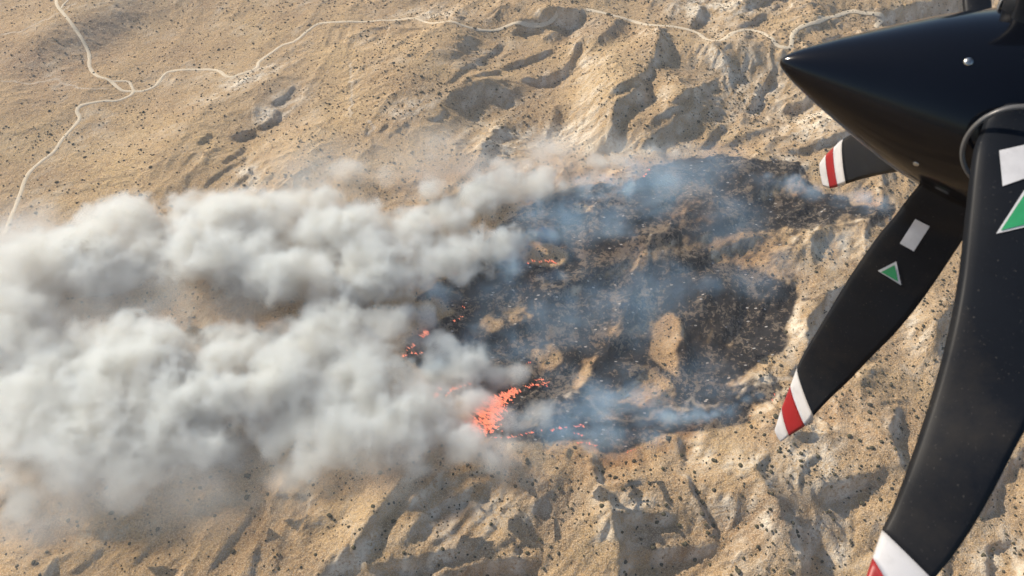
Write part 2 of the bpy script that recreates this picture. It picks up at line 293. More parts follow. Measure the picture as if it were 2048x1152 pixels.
# pale sandy washes
def line_mask(lines, w):
    out = np.zeros((NY, NX))
    jx = fbm(GX/16, GY/16, 3, 401)*7; jy = fbm(GX/16, GY/16, 3, 405)*7
    for pts in lines:
        p = np.array(pts, float); x, y = ground_at(p[:, 0], p[:, 1])
        i0 = max(0, int((x.min()-25-X0)/DX)); i1 = min(NX, int((x.max()+25-X0)/DX)+1); j0 = max(0, int((y.min()-25-Y0)/DX)); j1 = min(NY, int((y.max()+25-Y0)/DX)+1)
        if i1 <= i0 or j1 <= j0: continue
        qx = GX[j0:j1, i0:i1]+jx[j0:j1, i0:i1]; qy = GY[j0:j1, i0:i1]+jy[j0:j1, i0:i1]; best = np.full(qx.shape, 1e9)
        for k in range(len(p)-1):
            ax, ay = x[k], y[k]; bx, by = x[k+1]-ax, y[k+1]-ay
            t = np.clip(((qx-ax)*bx+(qy-ay)*by)/(bx*bx+by*by+1e-9), 0, 1); best = np.minimum(best, np.hypot(qx-ax-t*bx, qy-ay-t*by))
        out[j0:j1, i0:i1] = np.maximum(out[j0:j1, i0:i1], np.clip(1.4-best/w, 0, 1))
    return out
WASHES = [[(0,162),(60,168),(110,157),(140,172),(180,177),(215,178)],[(0,72),(50,60),(100,35),(150,5)],[(1130,795),(1150,785),(1165,788),(1190,810),(1215,835),(1245,840),(1295,838),(1310,822),(1335,816),(1365,820)],[(1365,825),(1372,800),(1385,798),(1395,815),(1430,810)],[(1475,795),(1500,772),(1540,764)],[(700,235),(703,180),(700,130)],[(735,240),(750,255),(735,270)],[(1545,765),(1580,750)]]
wash = line_mask(WASHES, 1.7)
lines_dark = line_mask([[(700,120),(697,165),(705,215),(712,250)],[(735,258),(748,290),(742,340),(760,345),(850,335)],[(1690,800),(1740,845),(1775,870),(1800,900)],[(0,385),(100,372),(200,360),(320,335)],[(1505,650),(1520,600),(1530,570)],[(1500,700),(1510,660)]], 2.2)

# ------------------------------------------------------------------ the land: graded grid, fine in view, coarse to the horizon
def graded(a, b, d, far, n=34):
    core = list(np.arange(a, b+d/2, d)); s = d; lo = a; hi = b; pre = []; post = []
    k = (far/d)**(1/n)
    for i in range(n):
        s *= k**.82; lo -= s; hi += s; pre.append(lo); post.append(hi)
    return np.array(pre[::-1]+core+post)
mx = graded(-1180, 1180, 2.25, 2500); my = graded(200, 1640, 1.9, 2500)
MX, MY = np.meshgrid(mx, my)
inside = np.clip(np.minimum(np.minimum(MX-X0, X1-MX), np.minimum(MY-Y0, Y1-MY))/120, 0, 1)
outer = fbm(MX/900, MY/900, 4, 501)*120+ridged(MX/500, MY/700, 4, 511)*60-30
MZ = bil(Z, MX, MY)*inside+outer*(1-inside)
bil_m = lambda F: (bil(F, MX, MY)*inside).ravel()
def grid_mesh(name, X, Y, Zz):
    ny, nx = X.shape; me = bpy.data.meshes.new(name)
    me.vertices.add(nx*ny); me.vertices.foreach_set('co', np.stack([X, Y, Zz], -1).astype(np.float32).ravel())
    idx = np.arange(nx*ny).reshape(ny, nx)
    q = np.stack([idx[:-1, :-1], idx[:-1, 1:], idx[1:, 1:], idx[1:, :-1]], -1).reshape(-1, 4); nf = len(q)
    me.loops.add(nf*4); me.loops.foreach_set('vertex_index', q.ravel().astype(np.int32))
    me.polygons.add(nf); me.polygons.foreach_set('loop_start', np.arange(0, nf*4, 4, dtype=np.int32))
    me.polygons.foreach_set('use_smooth', np.ones(nf, bool)); me.update(calc_edges=True); return me
me = grid_mesh('ground', MX, MY, MZ)
land = bpy.data.objects.new('ground', me); COL.objects.link(land); land['kind'] = 'structure'
land['label'] = 'dry tan desert hills with gullies around the charred fire scar'
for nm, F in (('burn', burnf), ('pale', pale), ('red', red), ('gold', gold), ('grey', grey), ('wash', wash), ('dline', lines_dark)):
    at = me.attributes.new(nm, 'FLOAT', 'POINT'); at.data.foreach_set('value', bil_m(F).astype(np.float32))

# ------------------------------------------------------------------ material helpers
class NT:
    def __init__(s, name):
        s.m = bpy.data.materials.new(name); s.m.use_nodes = True; s.t = s.m.node_tree; s.t.nodes.clear()
        s.out = s.t.nodes.new('ShaderNodeOutputMaterial')
    def n(s, typ, **kw):
        nd = s.t.nodes.new(typ)
        for k, v in kw.items():
            if k.startswith('i_'): nd.inputs[k[2:].replace('_', ' ')].default_value = v
            else: setattr(nd, k, v)
        return nd
    def l(s, a, b): s.t.links.new(a, b)
    def attr(s, nm): return s.n('ShaderNodeAttribute', attribute_name=nm).outputs['Fac']
    def math(s, op, a, b=None, c=None, clamp=False):
        nd = s.n('ShaderNodeMath', operation=op, use_clamp=clamp)
        for i, v in enumerate((a, b, c)):
            if v is None: continue
            if isinstance(v, (int, float)): nd.inputs[i].default_value = v
            else: s.l(v, nd.inputs[i])
        return nd.outputs[0]
    def mix(s, f, a, b, blend='MIX'):
        nd = s.n('ShaderNodeMix', data_type='RGBA', blend_type=blend)
        for i, v in ((0, f), (6, a), (7, b)):
            if isinstance(v, (int, float)): nd.inputs[i].default_value = v
            elif isinstance(v, tuple): nd.inputs[i].default_value = v+(1,)
            else: s.l(v, nd.inputs[i])
        return nd.outputs[2]
    def noise(s, vec, scale, detail=4, rough=.55, dist=0):
        nd = s.n('ShaderNodeTexNoise'); nd.inputs['Scale'].default_value = scale; nd.inputs['Detail'].default_value = detail
        nd.inputs['Roughness'].default_value = rough; nd.inputs['Distortion'].default_value = dist; s.l(vec, nd.inputs['Vector']); return nd.outputs['Fac']
    def ramp(s, f, lo, hi): 
        nd = s.n('ShaderNodeMapRange', clamp=True); nd.inputs[1].default_value = lo; nd.inputs[2].default_value = hi; s.l(f, nd.inputs[0]); return nd.outputs[0]
    def bsdf(s, color, rough=.9, bump=None, bs=.3, bd=1.0, spec=.2, **kw):
        b = s.n('ShaderNodeBsdfPrincipled')
        if isinstance(color, tuple): b.inputs['Base Color'].default_value = color+(1,)
        else: s.l(color, b.inputs['Base Color'])
        if isinstance(rough, (int, float)): b.inputs['Roughness'].default_value = rough
        else: s.l(rough, b.inputs['Roughness'])
        b.inputs['Specular IOR Level'].default_value = spec
        for k, v in kw.items(): b.inputs[k.replace('_', ' ')].default_value = v
        if bump is not None:
            bn = s.n('ShaderNodeBump'); bn.inputs['Strength'].default_value = bs; bn.inputs['Distance'].default_value = bd; s.l(bump, bn.inputs['Height']); s.l(bn.outputs[0], b.inputs['Normal'])
        s.l(b.outputs[0], s.out.inputs['Surface']); return b

m = NT('desert_soil')
pos = m.n('ShaderNodeNewGeometry').outputs['Position']
nz_a = m.noise(pos, 1/90, 5); nz_b = m.noise(pos, 1/14, 5, .65); nz_c = m.noise(pos, 1/3.2, 4, .7); nz_d = m.noise(pos, 1/1.3, 2, .6)
c = m.mix(m.ramp(nz_a, .35, .65), (.38, .245, .125), (.50, .34, .175))
c = m.mix(m.math('MULTIPLY', m.attr('gold'), m.ramp(nz_b, .35, .65)), c, (.68, .48, .22))
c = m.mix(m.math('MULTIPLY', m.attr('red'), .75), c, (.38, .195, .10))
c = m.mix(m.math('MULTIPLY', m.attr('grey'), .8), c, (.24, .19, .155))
c = m.mix(m.math('MULTIPLY', m.ramp(nz_b, .50, .60), .32), c, (.25, .18, .12))
c = m.mix(m.math('MULTIPLY', m.ramp(nz_c, .495, .55), .55), c, (.20, .145, .095))
c = m.mix(m.math('MULTIPLY', m.ramp(nz_d, .49, .42), .62), c, (.66, .52, .35))
pl = m.math('MULTIPLY', m.attr('pale'), m.ramp(m.math('ADD', nz_c, m.math('MULTIPLY', nz_b, .6)), 0.60, .84))
c = m.mix(pl, c, (.80, .71, .56))
c = m.mix(m.math('MULTIPLY', m.attr('dline'), .45), c, (.15, .12, .08))
# char with ash flecks and bare stones showing
bn_ = m.attr('burn')
ch = m.mix(m.ramp(nz_b, .35, .7), (.014, .014, .016), (.040, .038, .040))
nz_e = m.noise(pos, 1/55, 3, .6); nz_f = m.noise(pos, 1/5.5, 5, .75, .6)
mot = m.math('ADD', nz_f, m.math('ADD', m.math('MULTIPLY', m.math('SUBTRACT', nz_e, .52), .55), m.math('MULTIPLY', m.math('SUBTRACT', nz_b, .5), .35)))
ch = m.mix(m.math('MULTIPLY', m.ramp(mot, .50, .56), .82), ch, (.235, .19, .14))
vo = m.n('ShaderNodeTexVoronoi'); mp = m.n('ShaderNodeMapping'); mp.inputs['Rotation'].default_value = (0, 0, .3); mp.inputs['Scale'].default_value = (.085, .17, .1)
m.l(pos, mp.inputs[0]); m.l(mp.outputs[0], vo.inputs['Vector']); vo.inputs['Scale'].default_value = 1
sepc = m.n('ShaderNodeSeparateColor'); m.l(vo.outputs['Color'], sepc.inputs[0])
ash = m.math('MULTIPLY', m.ramp(vo.outputs['Distance'], .20, .12), m.ramp(sepc.outputs[0], .66, .72))
ch = m.mix(m.math('MULTIPLY', ash, .85), ch, (.62, .60, .57))
c = m.mix(bn_, c, ch)
c = m.mix(m.math('MULTIPLY', m.attr('wash'), m.math('SUBTRACT', .9, m.math('MULTIPLY', bn_, .35))), c, (.62, .53, .41))
hgt = m.math('ADD', m.math('MULTIPLY', nz_b, 2.2), m.math('ADD', nz_c, m.math('MULTIPLY', nz_d, .45)))
m.bsdf(c, .95, hgt, .95, 2.2, spec=.12)
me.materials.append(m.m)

# ------------------------------------------------------------------ roads: graded dirt strips lying on the ground
def smooth_line(pts, step=4.0):
    p = np.array(pts, float); x, y = ground_at(p[:, 0], p[:, 1]); P = np.stack([x, y], 1); out = []
    Q = np.vstack([2*P[0]-P[1], P, 2*P[-1]-P[-2]])
    for i in range(1, len(Q)-2):
        n = max(2, int(np.linalg.norm(Q[i+1]-Q[i])/step))
        for k in range(n):
            t = k/n; out.append(.5*((2*Q[i])+(-Q[i-1]+Q[i+1])*t+(2*Q[i-1]-5*Q[i]+4*Q[i+1]-Q[i+2])*t*t+(-Q[i-1]+3*Q[i]-3*Q[i+1]+Q[i+2])*t**3))
    out.append(Q[-2]); return np.array(out)
def ground_z(x, y):                # height of the built mesh surface
    return bil(Z, np.asarray(x, float), np.asarray(y, float))
m = NT('pale_dirt_road'); pos = m.n('ShaderNodeNewGeometry').outputs['Position']
nz = m.noise(pos, .5, 4, .7)
m.bsdf(m.mix(m.ramp(nz, .3, .7), (.56, .46, .32), (.76, .66, .49)), .95, nz, .3, .3)
ROADM = m.m
def road(name, label, pts, w):
    P = smooth_line(pts); T = np.gradient(P, axis=0); T /= np.linalg.norm(T, axis=1)[:, None]+1e-9; N = np.stack([-T[:, 1], T[:, 0]], 1)
    cols = np.array([-1.0, -.6, -.2, .2, .6, 1.0]); ww = w*.5*(1+.22*fbm(P[:, 0]/15, P[:, 1]/15, 2, 9))
    XY = P[:, None, :]+N[:, None, :]*(cols[None, :, None]*ww[:, None, None])
    off = np.array([-.35, .32, .38, .38, .32, -.35])
    gz = ground_z(XY[..., 0], XY[..., 1]); gz = np.maximum(gz, .0*gz+gz.mean(1, keepdims=True)*.5+gz*.5)
    z = gz+off[None, :]+.30
    me = grid_mesh(name, XY[..., 0], XY[..., 1], z); me.materials.append(ROADM)
    o = bpy.data.objects.new(name, me); COL.objects.link(o); o['kind'] = 'structure'; o['label'] = label; return o
for r_ in ROADS: road(*r_)

def tag(o, label=None, cat=None, group=None, kind=None):
    if label: o['label'] = label
    if cat: o['category'] = cat
    if group: o['group'] = group
    if kind: o['kind'] = kind
    return o
def mesh_obj(name, verts, faces, mat, parent=None, smooth=True):
    me = bpy.data.meshes.new(name); me.from_pydata([tuple(v) for v in verts], [], faces)
    if smooth: me.polygons.foreach_set('use_smooth', np.ones(len(me.polygons), bool))
    me.update(); me.materials.append(mat)
    o = bpy.data.objects.new(name, me); COL.objects.link(o)
    if parent is not None: o.parent = parent
    return o
def tri_mesh(name, V, F, mats, matidx=None, smooth=False):
    me = bpy.data.meshes.new(name); V = np.asarray(V, np.float32); F = np.asarray(F, np.int32); n = len(F)
    me.vertices.add(len(V)); me.vertices.foreach_set('co', V.ravel()); me.loops.add(n*3); me.loops.foreach_set('vertex_index', F.ravel())
    me.polygons.add(n); me.polygons.foreach_set('loop_start', np.arange(0, n*3, 3, dtype=np.int32))
    if smooth: me.polygons.foreach_set('use_smooth', np.ones(n, bool))
    for m_ in mats: me.materials.append(m_)
    me.update(calc_edges=True); return me

# ------------------------------------------------------------------ desert scrub
def ico(sub):
    bm = bmesh.new(); bmesh.ops.create_icosphere(bm, subdivisions=sub, radius=1.0); bm.verts.ensure_lookup_table()
    V = np.array([v.co[:] for v in bm.verts]); F = np.array([[v.index for v in f.verts] for f in bm.faces]); bm.free(); return V, F
m = NT('scrub_leaves'); pos = m.n('ShaderNodeNewGeometry').outputs['Position']; nz = m.noise(pos, .9, 3, .7); nz2 = m.noise(pos, .05, 2, .5)
c = m.mix(m.ramp(nz, .35, .65), (.050, .048, .030), (.12, .108, .066)); c = m.mix(m.ramp(nz2, .4, .65), c, (.085, .078, .055))
m.bsdf(c, .9, spec=.1); SCRUBM = m.m
def bush_shape(seed, sub):
    V, F = ico(sub); r = np.random.default_rng(seed); k = r.normal(size=(5, 3)); n = sum(np.sin(V@(k[i]*2.2)+i) for i in range(5))/5
    V = V*(1+.38*n[:, None]+r.normal(0, .10, (len(V), 1))); V[:, 2] = V[:, 2]*.62+.34; return V, F
N_TRY = 120000
bx = rng.uniform(-1150, 1150, N_TRY); by = rng.uniform(215, 1560, N_TRY); bz = ground_z(bx, by)
bu, bv, bd = to_pix(bx, by, bz)
vis = (bu > -60) & (bu < 2110) & (bv > -40) & (bv < 1200) & ~((bu > 2060)) 
dens = .16+.95*np.clip(fbm(bx/70, by/70, 4, 701, .65)*1.5+.3, 0, 1)+.25*(bv > 900)+.25*np.clip((bu-900)/600, 0, 1)
bb = bil(burnf, bx, by); rd = bil(wash, bx, by)
dens *= (.45+.55/(1+np.exp(-(bu-650)/120)))
dens = np.where(bb > .35, 0, dens)*(1-.6*np.clip(bil(SL, bx, by)-.5, 0, 1))
keep_b = vis & (rng.random(N_TRY) < dens*(.72-.34/(1+np.exp(-(bv-880)/60)))) & (rd < .1)
bx, by, bz, bd, bu, bv = [a[keep_b] for a in (bx, by, bz, bd, bu, bv)]
br = np.exp(rng.normal(-.05, .40, len(bx))); br = np.clip(br, .5, 2.4)
br = np.where(rng.random(len(br)) < .012, br*1.5, br)*(1+.0*bv)
app = br/bd; hidden = (bu > 1560) & (bu < 2048) & (bv < 330)
smk = (bu < 900) & (bv > 430) & (bv < 930)
order = np.argsort(-np.where(hidden | smk | (bv > 1150) | (bv < 2) | (bu < 2) | (bu > 1760), 0, app)); top = order[:300]; rest = order[300:]
print('bushes', len(bx))
protos = [bush_shape(i, 2) for i in range(6)]
pm = []
for i, (V, F) in enumerate(protos): pm.append(tri_mesh('desert_shrub', V, F, [SCRUBM], smooth=False))
for n_, i in enumerate(top):
    o = bpy.data.objects.new('desert_shrub', pm[n_ % 6]); COL.objects.link(o)
    r = br[i]; o.location = (bx[i], by[i], bz[i]-.05); o.scale = (r*rng.uniform(.85, 1.2), r*rng.uniform(.85, 1.2), r); o.rotation_euler = (0, 0, rng.uniform(0, 6.28))
    tag(o, 'dark round desert shrub dotting the dry tan slopes', 'shrub', 'desert shrubs scattered over the slopes')
def join_bushes(idx, sub, nm, k=5):
    Vs = []; Fs = []; base = 0; pr = [bush_shape(40+i, sub) for i in range(k)]
    for i in range(k):
        ii = idx[i::k]; V, F = pr[i]; a = rng.uniform(0, 6.28, len(ii)); ca, sa = np.cos(a)[:, None], np.sin(a)[:, None]; r = br[ii][:, None]
        X = (V[None, :, 0]*ca-V[None, :, 1]*sa)*r+bx[ii][:, None]; Y = (V[None, :, 0]*sa+V[None, :, 1]*ca)*r+by[ii][:, None]; Zz = V[None, :, 2]*r+bz[ii][:, None]
        Vs.append(np.stack([X, Y, Zz], -1).reshape(-1, 3)); Fs.append((F[None]+(np.arange(len(ii))*len(V))[:, None, None]+base).reshape(-1, 3)); base += len(ii)*len(V)
    return tri_mesh(nm, np.vstack(Vs), np.vstack(Fs), [SCRUBM])
o = bpy.data.objects.new('desert_scrub', join_bushes(rest, 1, 'desert_scrub')); COL.objects.link(o)
tag(o, 'thousands of small dark shrubs peppering the tan hills', None, None, 'stuff')

# ------------------------------------------------------------------ flames
m = NT('flame'); pos = m.n('ShaderNodeNewGeometry').outputs['Position']; nz = m.noise(pos, .35, 3, .6)
cc = m.mix(m.ramp(nz, .38, .62), (1.0, .19, .12), (1.0, .36, .19))
em = m.n('ShaderNodeEmission'); m.l(cc, em.inputs[0]); em.inputs[1].default_value = 1.0; m.l(em.outputs[0], m.out.inputs[0]); FLAMEM = m.m
def tongue(x, y, z, h, r, lx, ly, rg):
    n = 5; lv = 4; V = []; ph = rg.uniform(0, 6.28)
    for k in range(lv):
        t = k/lv; rr = r*(1-t)**.7*(1+.35*math.sin(t*5+ph)); cx = x+lx*t*t*h; cyy = y+ly*t*t*h
        for a in range(n): V.append((cx+rr*math.cos(a*6.283/n+t*2)*1.5, cyy+rr*math.sin(a*6.283/n+t*2)*.8, z-.3+h*t))
    V.append((x+lx*h*1.1, y+ly*h*1.1, z+h)); F = []
    for k in range(lv-1):
        for a in range(n):
            b = (a+1) % n; p, q, s_, t_ = k*n+a, k*n+b, (k+1)*n+b, (k+1)*n+a; F += [(p, q, s_), (p, s_, t_)]
    for a in range(n): F.append(((lv-1)*n+a, (lv-1)*n+(a+1) % n, lv*n))
    return V, F
def fire(label, pix, hscale, spread, count):
    rg = np.random.default_rng(int(pix[0][0]*7+pix[0][1])); V = []; F = []
    p = np.array(pix, float); seg = np.hypot(*np.diff(p, axis=0).T); cum = np.append(0, np.cumsum(seg))
    for k in range(count):
        t = rg.uniform(0, cum[-1]); u = np.interp(t, cum, p[:, 0])+rg.normal(0, spread); v = np.interp(t, cum, p[:, 1])+rg.normal(0, spread*.55)
        if rg.random() < .9 and fbm(np.array([(u+v)/11.]), np.array([(v-.3*u)/4.]), 3, 77)[0] < (.03 if count > 300 else .0): continue
        x, y = ground_at(np.array(u), np.array(v)); z = float(ground_z(x, y)); h = hscale*rg.uniform(.5, 1.5)
        a, b = tongue(float(x), float(y), z, h, h*.17*rg.uniform(.6, 1.4), rg.uniform(-1.0, -.1), rg.uniform(-.35, .3), rg); n0 = len(V)
        V += a; F += [(i+n0, j+n0, l+n0) for i, j, l in b]
    me = tri_mesh('flames', V, F, [FLAMEM]); o = bpy.data.objects.new('flames', me); COL.objects.link(o)
    return tag(o, label, 'flames', 'flames along the edge of the fire')
FIRES = [
 ('largest mass of orange flames burning at the head of the lower plume', [(960,868),(952,850),(965,828),(985,812),(1000,800),(985,835),(978,862),(1000,802),(1012,790)], 3.6, 9, 2000),
 ('bright orange tongue of flame at the top end of the largest blaze', [(1000,800),(1015,788),(1035,783),(1020,792)], 3.6, 4.5, 340),
 ('broken row of flames just right of the largest blaze', [(1050,770),(1062,774),(1078,770),(1098,766)], 3.4, 3.2, 60),
 ('small flames above the broken row right of the blaze', [(1072,762),(1090,760)], 2.6, 2, 16),
 ('long thin line of flame below the largest blaze', [(985,876),(1020,875),(1045,870),(1062,866),(1085,862)], 2.6, 1.6, 60),
 ('short flames at the right end of the thin lower fire line', [(1105,862),(1120,858),(1135,856)], 2.6, 2.4, 28),
 ('flickering pair of flames in the blue smoke', [(1152,856),(1163,850),(1168,856)], 3.2, 2.2, 28),
 ('small low flames under the flickering pair in blue smoke', [(1150,866),(1158,870),(1166,872)], 2.4, 1.6, 16),
 ('pale flames glowing through white smoke at the lower burn edge', [(1155,886),(1170,885),(1195,893)], 2.4, 2.0, 26),
 ('curved line of flame left of the largest blaze', [(893,790),(905,780),(922,774),(942,768)], 3.0, 1.4, 60),
 ('upright orange flames at the left end of the curved line', [(871,796),(876,786),(882,776)], 3.6, 2.6, 34),
 ('bright flame beside the smoke halfway up the fire front', [(845,675),(851,668),(855,663)], 4.2, 2.4, 34),
 ('curved fire edge left of the blue hollow', [(804,716),(810,706),(818,698),(830,690)], 2.8, 1.4, 34),
 ('short row of flames above the blue hollow', [(810,712),(822,708),(835,708),(845,706)], 2.6, 1.4, 24),
 ('lone small flame on the charred slope above the blaze', [(1042,730),(1055,727),(1062,724)], 2.4, 1.4, 14),
 ('line of flames along the foot of the tan unburnt knoll', [(1050,526),(1070,523),(1090,524),(1104,523),(1122,530)], 2.8, 1.3, 58),
 ('few faint flames in the char below the knoll', [(1126,534),(1136,540)], 2.0, 1.2, 8),
 ('tiny flames near the upper smoke edge over the char', [(906,546),(910,549)], 2.2, 1, 5),
 ('scattered small flames on the upper left of the char', [(925,608),(931,630),(915,640),(902,646)], 2.2, 1.8, 16),
 ('thin red fire edge on the top rim of the scar', [(1284,357),(1292,350),(1299,340)], 2.8, .9, 22),
 ('small red embers at the right tip of the scar', [(1548,783),(1550,795),(1540,806)], 2.0, 1.4, 14),
 ('red glow along the scar edge beside the lower puffs', [(1505,822),(1500,832),(1498,846)], 1.8, 1.3, 9),
 ('row of small red flames on the lower edge of the scar', [(1243,912),(1262,902),(1290,892),(1312,880)], 1.8, 1.4, 16),
]
for f_ in FIRES: fire(*f_)

# ------------------------------------------------------------------ smoke: sunlit volumes built on density grids
def lattice_noise(shape, cell, rg, st=1.0):
    cl = (cell*st, cell, cell*.8); dims = [int(math.ceil(n/c_))+3 for n, c_ in zip(shape, cl)]; A = rg.random(dims).astype(np.float32)
    for ax, n in enumerate(shape):
        t = np.arange(n)/cl[ax]; i = t.astype(int); f = (t-i).astype(np.float32); f = f*f*(3-2*f)
        sh = [1, 1, 1]; sh[ax] = n; f = f.reshape(sh); A = np.take(A, i, ax)*(1-f)+np.take(A, i+1, ax)*f
    return A
def smoke(name, label, puffs, vox, box, mat, seed, billow=.98, soft=.36, veil=False, stretch=1.0):
    x0, x1, y0, y1, z0_, z1_ = box; nx, ny, nz = int((x1-x0)/vox), int((y1-y0)/vox), int((z1_-z0_)/vox)
    rg = np.random.default_rng(seed); sh = (nx, ny, nz)
    xs = x0+(np.arange(nx)+.5)*vox; ys = y0+(np.arange(ny)+.5)*vox; zs = z0_+(np.arange(nz)+.5)*vox
    F = np.full(sh, -3.0, np.float32); D = np.zeros(sh, np.float32)
    A1, A2 = 13.0, 6.5
    wrp = [A1*(2*lattice_noise(sh, 34/vox, rg)-1)+A2*(2*lattice_noise(sh, 13/vox, rg)-1) for _ in range(3)]
    for u, v, r, hgt, den in puffs:
        u, v = float(u), float(v); gx_, gy_ = ground_at(np.array(u), np.array(v)); zg = float(ground_z(gx_, gy_))
        d = pix_dir(u, v); t = (zg+hgt-H)/d[2]; hgt = hgt*.62; t = (zg+hgt-H)/d[2]; c = np.array([d[0]*t, d[1]*t, zg+hgt]); dep = to_pix(*c)[2]; R = r*dep/FPX
        rx, ry, rz = R*1.12, R*1.0, R*.66; den = den*(1.7 if (r <= 28 and den > .12) or den < .4 and not veil else 1.0)
        i0, i1 = np.searchsorted(xs, (c[0]-rx*1.9, c[0]+rx*1.9)); j0, j1 = np.searchsorted(ys, (c[1]-ry*1.9, c[1]+ry*1.9)); k0, k1 = np.searchsorted(zs, (c[2]-rz*1.9, c[2]+rz*1.9))
        if i1 <= i0 or j1 <= j0 or k1 <= k0: continue
        sl3 = (slice(i0, i1), slice(j0, j1), slice(k0, k1)); ws = min(1.0, R/22)
        q = np.sqrt(((xs[i0:i1, None, None]+wrp[0][sl3]*ws-c[0])/rx)**2+((ys[None, j0:j1, None]+wrp[1][sl3]*ws-c[1])/ry)**2+((zs[None, None, k0:k1]+wrp[2][sl3]*ws*.8-c[2])/rz)**2)
        e = (1-q).astype(np.float32); sub = F[i0:i1, j0:j1, k0:k1]; w = (np.clip(1.15-q, 0, 1)).astype(np.float32)
        S = D[i0:i1, j0:j1, k0:k1]; np.maximum(S, w*0+np.where(q < 1.5, den*np.clip(1.6-q, 0, 1), 0).astype(np.float32), out=S)
        h = np.clip(.5+.5*(e-sub)/.22, 0, 1); np.copyto(sub, sub*(1-h)+e*h+.22*h*(1-h))
    B = np.zeros(sh, np.float32); tot = 0
    for cell, a in ((60/vox, .8), (30/vox, .8), (15/vox, .62), (8/vox, .6), (4.4/vox, .45)):
        if cell < 1.3: continue
        n = 2*lattice_noise(sh, cell, rg, stretch)-1; B += a*(1-2.2*np.abs(n)); tot += a
    B /= tot
    if veil:
        dens = D*np.clip(F*1.1+.55, 0, 1)*np.clip(.30+2.3*B, 0, 2.6)
    else:
        lo = lattice_noise(sh, 44/vox, rg)*.6+lattice_noise(sh, 20/vox, rg)*.4
        f = F+billow*B-.03; dens = np.clip(f/soft, 0, 1); dens = dens**1.5*D*np.clip(-.5+2.8*lo, .04, 1.5)
    co = dens.transpose(2, 1, 0).ravel()
    n = nx*ny*nz; me = bpy.data.meshes.new(name); me.vertices.add(n); at = me.attributes.new('d', 'FLOAT', 'POINT'); at.data.foreach_set('value', co.astype(np.float32))
    o = bpy.data.objects.new(name, me); COL.objects.link(o); me.materials.append(mat)
    g = bpy.data.node_groups.new(name, 'GeometryNodeTree'); g.interface.new_socket('Geometry', in_out='INPUT', socket_type='NodeSocketGeometry'); g.interface.new_socket('Geometry', in_out='OUTPUT', socket_type='NodeSocketGeometry')
    N = g.nodes.new; gi = N('NodeGroupInput'); go = N('NodeGroupOutput'); vc = N('GeometryNodeVolumeCube'); L = g.links.new
    vc.inputs['Min'].default_value = (xs[0], ys[0], zs[0]); vc.inputs['Max'].default_value = (xs[-1], ys[-1], zs[-1])
    vc.inputs['Resolution X'].default_value = nx; vc.inputs['Resolution Y'].default_value = ny; vc.inputs['Resolution Z'].default_value = nz
    ps = N('GeometryNodeInputPosition'); sx = N('ShaderNodeSeparateXYZ'); L(ps.outputs[0], sx.inputs[0])
    def mm(op, a, b):
        k = N('ShaderNodeMath'); k.operation = op
        for i, v in enumerate((a, b)):
            if isinstance(v, (int, float)): k.inputs[i].default_value = v
            else: L(v, k.inputs[i])
        return k.outputs[0]
    def idx(o_, lo, n_): return mm('MINIMUM', mm('MAXIMUM', mm('FLOOR', mm('ADD', mm('DIVIDE', mm('SUBTRACT', o_, float(lo)), float(vox)), .5), 0.0), 0.0), float(n_-1))
    def to_int(v):
        k = N('FunctionNodeFloatToInt'); L(v, k.inputs[0]); return k.outputs[0]
    def im(op, a, b):
        k = N('FunctionNodeIntegerMath'); k.operation = op
        for i, v in enumerate((a, b)):
            if isinstance(v, int): k.inputs[i].default_value = v
            else: L(v, k.inputs[i])
        return k.outputs[0]
    ix, iy, iz = to_int(idx(sx.outputs[0], xs[0], nx)), to_int(idx(sx.outputs[1], ys[0], ny)), to_int(idx(sx.outputs[2], zs[0], nz))
    lin = im('ADD', ix, im('MULTIPLY', nx, im('ADD', iy, im('MULTIPLY', iz, ny))))
    si = N('GeometryNodeSampleIndex'); si.data_type = 'FLOAT'; si.domain = 'POINT'; na = N('GeometryNodeInputNamedAttribute'); na.data_type = 'FLOAT'; na.inputs['Name'].default_value = 'd'
    L(gi.outputs[0], si.inputs['Geometry']); L(na.outputs[0], si.inputs['Value']); L(lin, si.inputs['Index']); L(si.outputs[0], vc.inputs['Density'])
    sm = N('GeometryNodeSetMaterial'); sm.inputs['Material'].default_value = mat; L(vc.outputs[0], sm.inputs['Geometry']); L(sm.outputs[0], go.inputs[0])
    md = o.modifiers.new('smoke', 'NODES'); md.node_group = g
    tag(o, label, None, None, 'stuff'); print(name, sh, n, dens.max()); return o
def smoke_mat(name, col, dens, ab):
    m = NT(name); at = m.n('ShaderNodeAttribute', attribute_name='density')
    vs = m.n('ShaderNodeVolumeScatter'); vs.inputs['Color'].default_value = col+(1,); vs.inputs['Anisotropy'].default_value = .3
    va = m.n('ShaderNodeVolumeAbsorption'); va.inputs['Color'].default_value = (.56, .66, .50, 1)
    m.l(m.math('MULTIPLY', at.outputs['Fac'], dens), vs.inputs['Density']); m.l(m.math('MULTIPLY', at.outputs['Fac'], ab), va.inputs['Density'])
    ad = m.n('ShaderNodeAddShader'); m.l(vs.outputs[0], ad.inputs[0]); m.l(va.outputs[0], ad.inputs[1]); m.l(ad.outputs[0], m.out.inputs['Volume']); return m.m
SMOKEM = smoke_mat('white_smoke', (.82, .92, 1.0), .12, .014); VEILM = smoke_mat('blue_smoke', (.40, .68, 1.0), .10, .001); DRIFTM = smoke_mat('drifting_smoke', (.80, .90, 1.0), .085, .010)
